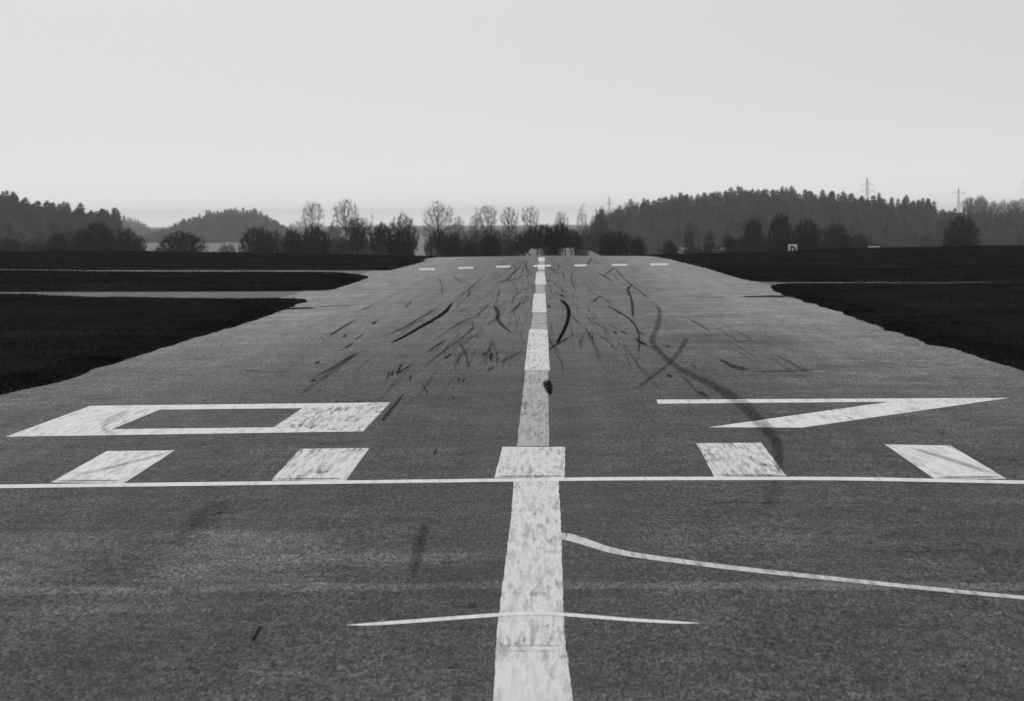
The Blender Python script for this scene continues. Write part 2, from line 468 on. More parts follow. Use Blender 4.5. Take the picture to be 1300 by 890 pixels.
cl = [[(652.3, 611), (709, 611)], [(648.6, 660), (712, 660)], [(646, 680), (712.3, 680)], [(631, 800), (716.3, 800)], [(626, 889), (727, 889)], [(621, 960), (736, 960)]]
draped('centreline', [(cl[i][0], cl[i][1], cl[i + 1][1], cl[i + 1][0]) for i in range(5)], m_centre, PZ, 'broad worn white centre stripe before the threshold', nu=10, nv=24)
segs = [((667, 470), (696, 470), (697, 566.5), (656.2, 566.5), 0), ((672, 418), (695, 418), (698, 470), (665.7, 470), 1), ((676.6, 397), (693.6, 397), (694.6, 418), (674, 418), 0),
        ((677.8, 372.4), (692.3, 372.4), (694, 396.5), (675.4, 396.5), 1), ((680.4, 361), (692, 361), (692, 372), (680, 372), 0), ((680.8, 345.5), (691.4, 345.5), (693.6, 361), (679.2, 361), 1),
        ((684, 341.5), (691, 341.5), (691.4, 345.5), (681.5, 345.5), 0), ((682.5, 336), (691.6, 336), (691.6, 341.5), (682.5, 341.5), 1), ((684.4, 331.5), (691, 331.5), (691.2, 336), (683.8, 336), 0),
        ((683.4, 326.4), (691.6, 326.4), (691.6, 331.5), (683.2, 331.5), 1)]
for a, b, c, d, br in segs:
    draped('centreline_stripe', [(a, b, c, d)], m_centre if br else m_faded, PZ, None if br else 'faded grey gap stripe in the centreline', nu=4, nv=10)
ribbon('cross_tick', [(677.5, 337.6, 1.9), (699, 337.2, 1.9)], m_fresh, .0025, label='short white tick across the far centreline')
for x0, x1, y in ((532, 551.6, 341.7), (581.5, 600.7, 340), (630, 648, 338.5), (729, 745.8, 336.9), (777, 796, 336.3), (825.4, 847.5, 335.6)):
    ribbon('distant_dash', [(x0, y + .2, 2.3), (x1, y - .2, 2.3)], m_centre, PZ)
ribbon('guide_line', [(441, 794.2, .6), (470, 793, 3.6), (520, 789.6, 4.6), (632, 781.2, 4.6), (675, 779.6, 4.8), (715, 780.6, 4.6), (800, 787.4, 4.2), (860, 790.8, 3.2), (888, 791.9, .6)],
       m_fresh, .0032, label='thin bent white line crossing the centre stripe')
ribbon('lead_line', [(709, 681.0, 9), (724.5, 682.8, 9.5), (754, 692, 8.4), (775, 698.6, 7.4), (823, 707.4, 6.2), (947, 723.2, 5.6), (1061.5, 735.4, 5.2), (1185.5, 748.3, 4.8), (1300, 759.2, 4.6), (1500, 777, 4.6)],
       mat_paint('lead_line_paint', .68, .40, .02), .0025, label='curved white line leading off to the right')

# ------------------------------------------------------------------ tyre marks, cracks and seams (parts of the runway)
S = [  # (points, density)
 ([(574.5, 384, 4), (565.8, 395.4, 5), (552, 405, 4.6), (532.6, 416, 4.2), (513, 427.4, 3.4), (495.7, 435.5, 2.4)], .95),
 ([(562, 388, 2), (537.5, 401.5, 3), (513, 416, 3.4), (486, 427.4, 3)], .5),
 ([(545, 400, 1.6), (520, 416, 2), (500, 430, 1.8)], .35),
 ([(453.8, 404, 1.6), (434, 416.3, 2.4), (415.7, 428.6, 2)], .65), ([(430, 421, 1.2), (411, 425, 2)], .35),
 ([(462.5, 424, 1.8), (449, 432, 2)], .65), ([(449, 435.5, 2.6), (436.6, 443, 3)], .65), ([(424, 446, 3), (436, 443.5, 2)], .3),
 ([(458.8, 446.3, 2.6), (441.5, 455.7, 6), (424, 466.8, 5), (394.8, 480.3, 2.4)], .5),
 ([(600, 402.8, 3), (586.8, 409, 3), (564.6, 421, 2.4)], .45), ([(566, 431.5, 3), (542.5, 447, 3.4)], .6),
 ([(599, 405, 3), (600.3, 416.3, 3.4), (589, 427.4, 3.2), (577, 436, 3), (557, 450.8, 3.4), (540, 465.5, 3)], .42),
 ([(575.5, 448, 2), (563.4, 456, 3.6)], .7), ([(583, 433.5, 3), (591.7, 450.8, 4.4), (595.4, 470.5, 3.4)], .42),
 ([(626, 386.8, 3), (632.3, 396.6, 6), (631.5, 404, 6), (638.5, 413.8, 4), (650.8, 423.5, 2)], .62),
 ([(622.5, 385.5, 2), (611.4, 395.4, 2.4), (605, 402.8, 4.5)], .55), ([(634.8, 369, 3), (631, 377, 3.2)], .5), ([(661, 383, 3), (657, 389, 3.4), (645, 399.5, 2)], .55),
 ([(597.6, 368.5, 3), (592.5, 378, 4)], .5), ([(615, 350, 2.4), (597, 366, 3.4), (582, 377, 2.6)], .36), ([(556, 352, 3), (561, 362, 2), (562, 378, 1.6)], .42),
 ([(574.5, 351, 2), (591, 361.5, 1.6)], .42), ([(523, 383, 2), (514, 391, 4)], .5), ([(474.5, 387.5, 1.6), (457.5, 394.3, 2)], .55),
 ([(479, 408, 2.6), (471.5, 411.5, 3.2)], .8), ([(406, 459.5, 4), (400, 461.5, 4)], .7), ([(441, 425.5, 3.5), (434.5, 428, 3)], .65), ([(401.5, 482, 3), (392.5, 485, 3)], .75),
 ([(510.8, 461.3, 3.6), (503, 476, 3)], .75), ([(521, 463.8, 2), (503, 475.4, 3)], .65), ([(494.5, 471, 2.6), (491.5, 482, 3)], .75), ([(499, 471, 4), (497, 478, 5)], .45),
 ([(535, 484.5, 1.6), (540, 494, 2.6), (545.5, 504, 2)], .45), ([(522, 475, 5), (520, 484.5, 3)], .45), ([(499, 486, 1), (491, 500, 2)], .3),
 ([(514.5, 497, 2), (504.5, 510.5, 4.6), (494, 523, 6), (483, 538, 5)], .55), ([(626.5, 447.5, 3), (623, 453, 5), (625, 459.5, 3)], .75), ([(634, 453, 2), (628, 460, 2)], .55),
 ([(619, 447.5, 3), (610, 452, 5)], .5), ([(628, 466, 3), (618, 471, 5)], .5), ([(583.5, 479.5, 2), (582, 486, 2.2)], .8), ([(590.5, 480, 2), (586, 486.5, 2.6)], .7),
 ([(574.6, 502, 1.8), (576.4, 507, 2.6)], .85), ([(693, 481.5, 9), (695.5, 489, 13), (697.5, 497, 9), (699, 503, 3)], .92),
 ([(710.8, 380, 4), (719.4, 387.8, 5), (722.3, 397.7, 5.6), (719.4, 411.2, 5.6), (712, 427.2, 5), (706.5, 437, 5)], .95),
 ([(726, 426.8, 2.4), (707, 437.4, 3.4), (695.5, 445, 3)], .65), ([(709, 373.5, 3), (717.5, 377.2, 3)], .55), ([(695.5, 388.5, 4), (699.5, 390, 3.5)], .85), ([(701, 392.4, 1.2), (712, 387.5, 1.2)], .4),
 ([(751, 385, 3), (760, 377.3, 2), (767, 377.6, 2.4)], .6), ([(767, 379, 2), (775.5, 386, 2.4)], .42), ([(770, 388.2, 2), (785.8, 396.5, 2.6), (800.6, 406.3, 3), (809, 418.6, 3.4), (811.7, 433.4, 3.2), (810.2, 451, 3.2)], .65),
 ([(807, 419, 2), (818.5, 425.6, 3)], .55), ([(804.5, 429, 2), (813, 434.4, 4), (823.5, 439.6, 2.6)], .75),
 ([(781, 340.6, 2.6), (790.8, 352, 2.2), (801.8, 362, 2), (813, 370.6, 2.2), (824, 379.4, 2)], .5),
 ([(801.8, 362, 2), (797, 368, 5), (800.6, 376.8, 3.6), (803, 389, 5), (803.4, 404.5, 3)], .62),
 ([(824.5, 382, 4), (833.8, 389, 6), (837.5, 396.5, 7.6), (835.6, 411.2, 8), (829, 428.5, 9), (830, 438.3, 9), (840, 449.4, 8.4), (852.3, 460.5, 8.4), (869.5, 471.5, 9), (889, 481.4, 10), (909, 491.2, 12), (926, 502, 15), (946, 516, 17),
   (960.7, 532, 18), (975, 546.5, 18), (985, 561, 17), (988.5, 577, 15), (990, 592, 12), (992, 604, 8)], .36),
 ([(872.5, 427.5, 8), (865.8, 440.8, 7), (852.3, 458, 6), (832.6, 475.2, 5), (806, 494.5, 4)], .36),
 ([(728, 341, 2), (725.5, 352, 2.2), (726.8, 359.5, 2.2), (731, 369, 1.6)], .5), ([(752, 326.5, 2.4), (744.5, 338, 2.6)], .55), ([(752, 329, 1.4), (762, 335, 1.6)], .42),
 ([(781, 339.5, 3), (766, 350, 2)], .5), ([(757, 345, 1.8), (769, 352, 2.6), (781, 359.5, 1.8)], .42), ([(873, 405, 2), (889, 412.5, 2.8), (903.5, 423, 2)], .38),
 ([(908, 453, 3), (931, 465.4, 6), (952, 470.3, 5)], .5), ([(948, 471.3, 4), (1000, 471.5, 4), (1042, 469, 3)], .35), ([(886, 498, 4), (892, 499.8, 5), (900, 504.5, 4)], .55),
 ([(751.4, 419, 2), (752.8, 438, 2.4)], .4), ([(876, 460, 1.4), (885.5, 468.5, 2)], .5), ([(846, 477.5, 3), (854, 477.5, 3)], .8), ([(790.5, 464, 2.6), (794, 464.6, 3)], .6), ([(779, 421, 3), (783, 424, 3.5)], .6),
 ([(787, 419.5, 2), (797, 424.5, 3)], .55), ([(784, 437, 2), (788, 436.5, 3)], .7), ([(845, 438, 2), (851, 441, 3)], .55),
 ([(712, 350, 2), (700, 342, 2.2), (692, 338, 2)], .4), ([(667, 331, 2.4), (668, 338, 2.6), (669, 349, 2)], .5), ([(658, 338, 2), (645, 354, 3.4), (630, 360, 2)], .4), ([(662, 352, 1.6), (640, 358.5, 2)], .36),
 ([(541, 662, 16), (533, 690, 20), (524, 735, 14)], .36), ([(333, 793, 4), (319, 817, 6)], .75), ([(799, 828, 12), (797, 862, 10)], .18), ([(290, 632, 26), (255, 660, 34), (214, 695, 24)], .22),
 ([(555, 568, 2), (551, 579, 4.5)], .65), ([(984, 606, 26), (975, 650, 30)], .14),
 ([(164, 608, 5), (100, 612, 3)], .0), ([(231, 570, 2), (160, 589, 4), (88, 606, 4)], .26), ([(1150, 567, 3), (1200, 582, 6), (1270, 604, 6)], .30), ([(168, 520, 7), (139, 534, 9), (132, 545, 7), (150, 553, 5)], .22)]
S = [s for s in S if s[1] > 0]
for p, d in S:
    f = (.08, .08) if len(p) > 4 else (.2, .2)
    ribbon('tyre_mark', p, m_rub, .0045, d if d > .8 else d * .86, f, n=6)
for x0, x1, y in ((70, 152, 610.6), (348, 436, 608.2), (632, 715, 605.0), (910, 992, 603.6), (1186, 1270, 606.0)):
    ribbon('tyre_mark', [(x0, y + .3, 2.0), ((x0 + x1) / 2, y, 2.4), (x1, y - .3, 2.0)], m_rub, .0045, .42, (.05, .05), n=5)
for y, d in ((820, .30), (827, .22)):
    ribbon('tyre_mark', [(629, y + .5, 1.6), (718, y, 1.6)], m_rub, .0045, d, (.05, .05), n=5)
# tangle of fine scuffs over the far touchdown zone: one part, nobody could count it
def tangle():
    V, A, Fc = [], [], []
    r2 = random.Random(3)
    for k in range(230):
        y0 = 330 + 120 * r2.random() ** 2.0
        hw = 0.36 * (y0 - 278)  * 2.4
        x0 = 689 + r2.uniform(-1, .75) * hw
        L = r2.uniform(3, 20) * (y0 - 270) / 80
        side = -1 if x0 < 689 else 1
        dx = (x0 - 689) / (y0 - 280) * r2.uniform(.5, 1.2) + r2.uniform(-.5, .5) * side
        dy = r2.uniform(.3, 1.0)
        q = math.hypot(dx, dy); dx, dy = dx / q * L, dy / q * L
        bend = r2.uniform(-.25, .25) * L
        C = catmull([(x0, y0), (x0 + dx * .5 - dy / L * bend, y0 + dy * .5), (x0 + dx, y0 + dy)], 4)
        w = r2.uniform(1.2, 3.4) * (.6 + (y0 - 330) / 140); den = r2.uniform(.14, .42)
        T = np.gradient(C, axis=0); T /= np.linalg.norm(T, axis=1)[:, None] + 1e-9
        b = len(V)
        for i in range(len(C)):
            e = math.sin(math.pi * (i + .3) / (len(C) - .4))
            for u in (-.5, 0, .5):
                p = C[i] + np.array([-T[i][1], T[i][0]]) * w * u
                if p[1] < 328: p[1] = 328
                g = ground(*p); V.append((g[0], g[1], float(E(g[0], g[1])) + .0009)); A.append(den * max(e, 0) * (1 if u == 0 else .15))
        for i in range(len(C) - 1):
            for k2 in range(2):
                a = b + i * 3 + k2; Fc.append((a, a + 1, a + 4, a + 3))
    for k in range(46):
        y0 = 345 + 125 * r2.random() ** 1.3; sl = r2.choice((-1, 1)) * r2.uniform(.15, 2.4)
        y1 = y0 + r2.uniform(14, 60) * (y0 - 300) / 120; bw = r2.uniform(-3, 3)
        C = catmull([(689 + sl * (y0 - 281), y0), (689 + sl * ((y0 + y1) / 2 - 281) + bw, (y0 + y1) / 2), (689 + sl * (y1 - 281), y1)], 5)
        w = r2.uniform(2.5, 8) * (y0 - 300) / 100; den = r2.uniform(.12, .30); b = len(V)
        for i in range(len(C)):
            e = math.sin(math.pi * (i + .2) / (len(C) - .6))
            for u in (-.5, 0, .5):
                g = ground(C[i][0] + w * u, C[i][1]); V.append((g[0], g[1], float(E(g[0], g[1])) + .0012)); A.append(den * max(e, 0) * (1 if u == 0 else 0))
        for i in range(len(C) - 1):
            for k2 in range(2):
                a = b + i * 3 + k2; Fc.append((a, a + 1, a + 4, a + 3))
    o = link_mesh('rubber_scuffs', V, Fc, m_rub, runway)
    at_ = o.data.attributes.new('dens', 'FLOAT', 'POINT'); at_.data.foreach_set('value', A)
    o['kind'] = 'stuff'
tangle()
for p, d in (([(352, 392.4, 3.2), (372, 391.6, 2.6), (400, 391, 2.2)], .95), ([(404, 389.8, 1.4), (426, 388.6, 1.4), (448, 388.2, 1)], .6), ([(940, 376.5, 1), (955, 376.8, 1.8), (975, 376.2, 2.4), (1000, 376.6, 3)], .95), ([(884, 377.6, 1), (925, 377.4, 1.2)], .5)):
    ribbon('crack', p, m_rub, .0045, d, (.1, .1), 'dark open crack at the runway edge')
for p, d in (([(330, 371.6, 1.1), (460, 368.4, 1.2), (570, 364.8, 1)], .42), ([(540, 368.3, 1), (640, 368, 1)], .22), ([(620, 361, 1), (679, 357.4, 1.2)], .3), ([(694, 357, 1.5), (722, 358.4, 1.2), (860, 359.3, .9)], .5),
             ([(694, 373, 1.2), (735, 370, 1), (880, 364.6, .9)], .3), ([(540, 384.6, 1), (676, 383.4, 1)], .3), ([(390, 384, 1), (540, 384.4, .9)], .2), ([(920, 361, 1), (985, 360, 1)], .3),
             ([(-60, 747.5, 3), (200, 744, 4), (630, 741, 4)], .12), ([(716, 742, 4), (1000, 742, 4), (1360, 741, 3)], .10)):
    ribbon('pale_seam', p, m_pale, .0008, min(.8, d * 1.7), (.2, .2), 'thin pale joint running across the asphalt')

rc = random.Random(11)
for px, py, L, dirx in ((60, 700, 90, 1), (240, 655, 70, 1), (880, 640, 110, 1), (1120, 700, 120, 1), (420, 720, 60, .6), (560, 850, 50, 1), (950, 820, 90, 1), (180, 850, 80, .8), (1010, 530, 60, 1), (300, 470, 70, 1), (1080, 460, 70, 1)):
    pts = []; x, y = px, py
    for i in range(9):
        pts.append((x, y, rc.uniform(.5, 1.3))); x += L / 8; y += rc.uniform(-1.6, 1.6) * dirx
    ribbon('hairline_crack', pts, m_rub, .0009, rc.uniform(.35, .6), (.2, .2), n=3)

# ------------------------------------------------------------------ trees
def prisms(p0, p1, r0, r1, sides=3):
    n = len(p0); d = p1 - p0; L = np.linalg.norm(d, axis=1, keepdims=True) + 1e-9; d = d / L
    ref = np.where(np.abs(d[:, 2:3]) > .9, [[1., 0, 0]], [[0., 0, 1]])
    a = np.cross(d, ref); a /= np.linalg.norm(a, axis=1, keepdims=True) + 1e-9; b = np.cross(d, a)
    ang = np.arange(sides) * 2 * math.pi / sides
    ring = np.cos(ang)[None, :, None] * a[:, None] + np.sin(ang)[None, :, None] * b[:, None]
    V = np.concatenate([p0[:, None] + ring * r0[:, None, None], p1[:, None] + ring * r1[:, None, None]], 1)
    k = np.arange(sides); q = np.stack([k, (k + 1) % sides, (k + 1) % sides + sides, k + sides], -1)
    Fc = (np.arange(n) * 2 * sides)[:, None, None] + q[None]
    return V.reshape(-1, 3), Fc.reshape(-1, 4)

def grow(seed, kind, natt=800, twigs=3, r0=.0022, tlen=.07, EXP=2.65):
    """bare tree of height ~1 grown through its crown volume; returns trunk mesh arrays, crown mesh arrays, half width"""
    g = np.random.default_rng(seed)
    def ball(n, c, s):
        p = g.normal(size=(n, 3)); p /= np.linalg.norm(p, axis=1)[:, None]
        az = np.arctan2(p[:, 1], p[:, 0]); f1, f2, f3 = g.uniform(0, 6.28, 3)
        p = p * (1 + .10 * np.sin(2 * az + f1) * np.cos(3 * p[:, 2] + f2) + .07 * np.sin(5 * az + f3 + 4 * p[:, 2]))[:, None]
        return p * (g.uniform(0, 1, n)[:, None] ** .42) * np.array(s) + np.array(c)
    if kind == 'dome':      # wide, twiggy almost to the ground
        att = np.vstack([ball(natt, (0, 0, .50), (.52, .52, .47)), ball(natt // 4, (g.uniform(-.25, .25), 0, .3), (.45, .45, .22))])
        att = att[att[:, 2] > .10]; starts = [(0, 0), (.05, .02), (-.06, .03)]; th = .16; hw = .54
    elif kind == 'spread':  # several stems holding a flat-domed dense crown
        sk = g.uniform(-.18, .18); att = np.vstack([ball(int(natt * .6), (sk, 0, .66), (.38, .40, .34)), ball(natt // 4, (-.34, 0, .46), (.24, .25, .27)), ball(natt // 4, (.34, 0, .49), (.25, .25, .28))])
        starts = [(0, 0), (.12, 0), (-.16, .02), (.2, .05)]; th = .28; hw = .58
    elif kind == 'oval':    # tall open crown on a clear trunk
        att = np.vstack([ball(int(natt * .7), (0, 0, .68), (.24, .24, .31)), ball(natt // 5, (.1, 0, .45), (.2, .2, .2)), ball(natt // 5, (-.1, 0, .5), (.2, .2, .2))]); starts = [(0, 0)]; th = .28; hw = .27
    elif kind == 'vase':
        att = np.vstack([ball(natt // 2, (0, 0, .72), (.30, .30, .27)), ball(natt // 4, (.15, 0, .5), (.22, .22, .25)), ball(natt // 4, (-.17, 0, .52), (.2, .2, .26))]); starts = [(0, 0)]; th = .2; hw = .34
    elif kind == 'ballc':   # small round head high on a bare trunk
        att = np.vstack([ball(int(natt * .8), (0, 0, .78), (.21, .21, .21)), ball(natt // 8, (.08, 0, .55), (.10, .10, .12)), ball(natt // 8, (-.08, .02, .58), (.10, .10, .12))]); starts = [(0, 0)]; th = .42; hw = .22
    elif kind == 'fan':     # boughs fanning into a wide rounded head
        att = np.vstack([ball(int(natt * .7), (0, 0, .77), (.27, .24, .22)), ball(natt // 6, (.17, 0, .60), (.13, .13, .13)), ball(natt // 6, (-.16, 0, .62), (.14, .14, .13))]); starts = [(0, 0)]; th = .34; hw = .28
    else:                   # slim
        att = ball(natt, (0, 0, .66), (.14, .14, .34)); starts = [(0, 0)]; th = .3; hw = .17
    for _ in range(5):      # gaps in the crown
        hc = att[g.integers(len(att))]
        att = att[np.linalg.norm(att - hc, axis=1) > g.uniform(.04, .08)]
    D = .028
    P, par, stem = [], [], []
    for sx, sy in starts:
        k = int(th / D); prev = 0 if P else -1
        for i in range(1 if P else 0, k + 1):
            P.append((sx * 2.2 * (i / k) ** .8 + g.normal() * .004, sy * 2 * (i / k) + g.normal() * .004, i * D)); par.append(prev); stem.append(1); prev = len(P) - 1
    P = np.array(P); par = list(par)
    dmat = np.linalg.norm(att[:, None] - P[None], axis=2); near = dmat.argmin(1); nd = dmat.min(1)
    alive = np.ones(len(att), bool)
    for it in range(110):
        act = alive & (nd < (.6 if it < 14 else .22))
        if not act.any(): break
        acc = np.zeros((len(P), 3)); dv = att[act] - P[near[act]]; dv /= np.linalg.norm(dv, axis=1)[:, None] + 1e-9
        np.add.at(acc, near[act], dv); ids = np.unique(near[act])
        dr = acc[ids] + g.normal(size=(len(ids), 3)) * .25 + np.array([0, 0, .10])
        dr /= np.linalg.norm(dr, axis=1)[:, None] + 1e-9
        new = P[ids] + dr * D; b = len(P)
        P = np.vstack([P, new]); par += list(ids); stem += [0] * len(ids)
        dn = np.linalg.norm(att[:, None] - new[None], axis=2); j = dn.argmin(1); m = dn.min(1)
        up = m < nd; near[up] = b + j[up]; nd[up] = m[up]
        alive &= nd > .036
        if len(P) > 4200: break
    n = len(P); par = np.array(par); acc = np.zeros(n); rr = np.zeros(n)
    for i in range(n - 1, -1, -1):
        rr[i] = max(acc[i], r0 ** EXP) ** (1 / EXP)
        if par[i] >= 0: acc[par[i]] += rr[i] ** EXP
    rr = np.minimum(rr, .024)
    stem = np.array(stem, bool); has = par >= 0
    tk = has & (stem | (rr > .0125)); bk = has & ~tk
    tr = prisms(P[par[tk]], P[tk], np.minimum(rr[par[tk]], rr[tk] * 1.25), rr[tk], 5)
    segs = [(P[par[bk]], P[bk], np.minimum(rr[par[bk]], rr[bk] * 1.4), rr[bk])]
    thin = np.where(~stem & (rr < r0 * 3.2))[0]
    out = P[thin] - np.array([0, 0, .35]); out /= np.linalg.norm(out, axis=1)[:, None] + 1e-9
    for _ in range(twigs):
        d = out * .55 + g.normal(size=(len(thin), 3)) * .6 + np.array([0, 0, .2]); d /= np.linalg.norm(d, axis=1)[:, None]
        L = g.uniform(.35, 1.15, len(thin))[:, None] * tlen
        mid = P[thin] + d * L * .55; d2 = d + g.normal(size=d.shape) * .35
        segs.append((P[thin], mid, np.full(len(thin), r0 * .8), np.full(len(thin), r0 * .6)))
        segs.append((mid, mid + d2 * L * .5, np.full(len(thin), r0 * .6), np.full(len(thin), r0 * .3)))
    cr = prisms(*[np.concatenate([s[i] for s in segs]) for i in range(4)])
    cv = cr[0]; hw = float(np.percentile(np.hypot(cv[:, 0], cv[:, 1]), 97.5)); top = float(np.percentile(cv[:, 2], 99.6))
    return (tr[0] / [1, 1, top], tr[1]), (cr[0] / [1, 1, top], cr[1]), hw

def conifer(seed, broad=.17):
    g = np.random.default_rng(seed); V, Fc = [], []
    nw = 24
    for w in range(nw):
        t = (w + g.uniform(-.3, .3)) / nw; z = .14 + .84 * t
        Rr = broad * (1 - t) ** .5 * g.uniform(.8, 1.12) + .012
        nb = 11 if t < .6 else 8
        for k in range(nb):
            a = 6.283 * (k + g.uniform(-.35, .35)) / nb + w; L = Rr * g.uniform(.65, 1.12); dr = (.30 - .45 * t) * L
            c, s = math.cos(a), math.sin(a); wd = L * .36 + .010
            b = len(V)
            V += [(c * .006, s * .006, z + .012), (c * L * .55 - s * wd, s * L * .55 + c * wd, z - dr * .5), (c * L * .55 + s * wd, s * L * .55 - c * wd, z - dr * .5 + g.uniform(-.01, .01)),
                  (c * L, s * L, z - dr + g.uniform(-.004, .02)), (c * L * .5, s * L * .5, z + .018), (c * L * .45, s * L * .45, z - dr * .5 - .022)]
            Fc += [(b, b + 1, b + 4), (b, b + 4, b + 2), (b + 1, b + 3, b + 4), (b + 4, b + 3, b + 2), (b, b + 5, b + 1), (b, b + 2, b + 5), (b + 1, b + 5, b + 3), (b + 5, b + 2, b + 3)]
    b = len(V); V += [(0, 0, 1.0), (.012, 0, .93), (-.004, .007, .93), (-.004, -.007, .93)]; Fc += [(b, b + 1, b + 2), (b, b + 2, b + 3), (b, b + 3, b + 1)]
    tr = prisms(np.array([[0, 0, 0.], [0, 0, .5]]), np.array([[0, 0, .5], [0, 0, .98]]), np.array([.016, .010]), np.array([.010, .002]), 6)
    return tr, (np.array(V), np.array(Fc)), broad

PROTO = {}
def proto(kind, var, mat, **kw):
    key = (kind, var, mat.name)
    if key not in PROTO:
        tr, cr, hw = grow(100 + 17 * var + sum(map(ord, kind)), kind, **kw)
        PROTO[key] = (np_mesh('trunk', *tr, m_bark if mat is m_twig else mat), np_mesh('crown', *cr, mat), hw)
    return PROTO[key]
CON = [conifer(s, b) for s, b in ((1, .19), (2, .23), (3, .16), (4, .26))]
CONM = [(np_mesh('trunk', *c[0], m_bark), np_mesh('crown', *c[1], m_needle), c[2]) for c in CON]
def place(name, meshes, base, hgt, halfw, label, cat='tree', group=None, rz=None):
    o = empty(name, base, random.uniform(0, 6.28) if rz is None else rz)
    s = halfw / meshes[2]
    o.scale = (s, s, hgt)
    tag(o, label, cat, group)
    link('trunk', meshes[0], o); link('crown', meshes[1], o)
    return o
def tree_at(px, top, hw, Y, kind, var, mat, label, name='bare_tree', group=None, **kw):
    p = at(px, top, Y); b = float(E(p[0], Y)) - .05
    ms = proto(kind, var, mat, **kw) if kind != 'cone' else CONM[var % 4]
    return place(name, ms, (p[0], Y, b), (p[2] - b), hw * Y / F, label, 'tree' if name != 'shrub' else 'shrub', group)
D_ = dict(natt=1400, twigs=5, r0=.0026, tlen=.085)
B_ = dict(natt=820, twigs=3, r0=.0017, tlen=.05, EXP=2.35)
Mi = dict(natt=900, twigs=5, r0=.0026, tlen=.08)
DK, MD, PL = m_twig, m_twig_mid, m_twig_pale
hedge = 'leafless trees and shrubs beyond the far end of the field'
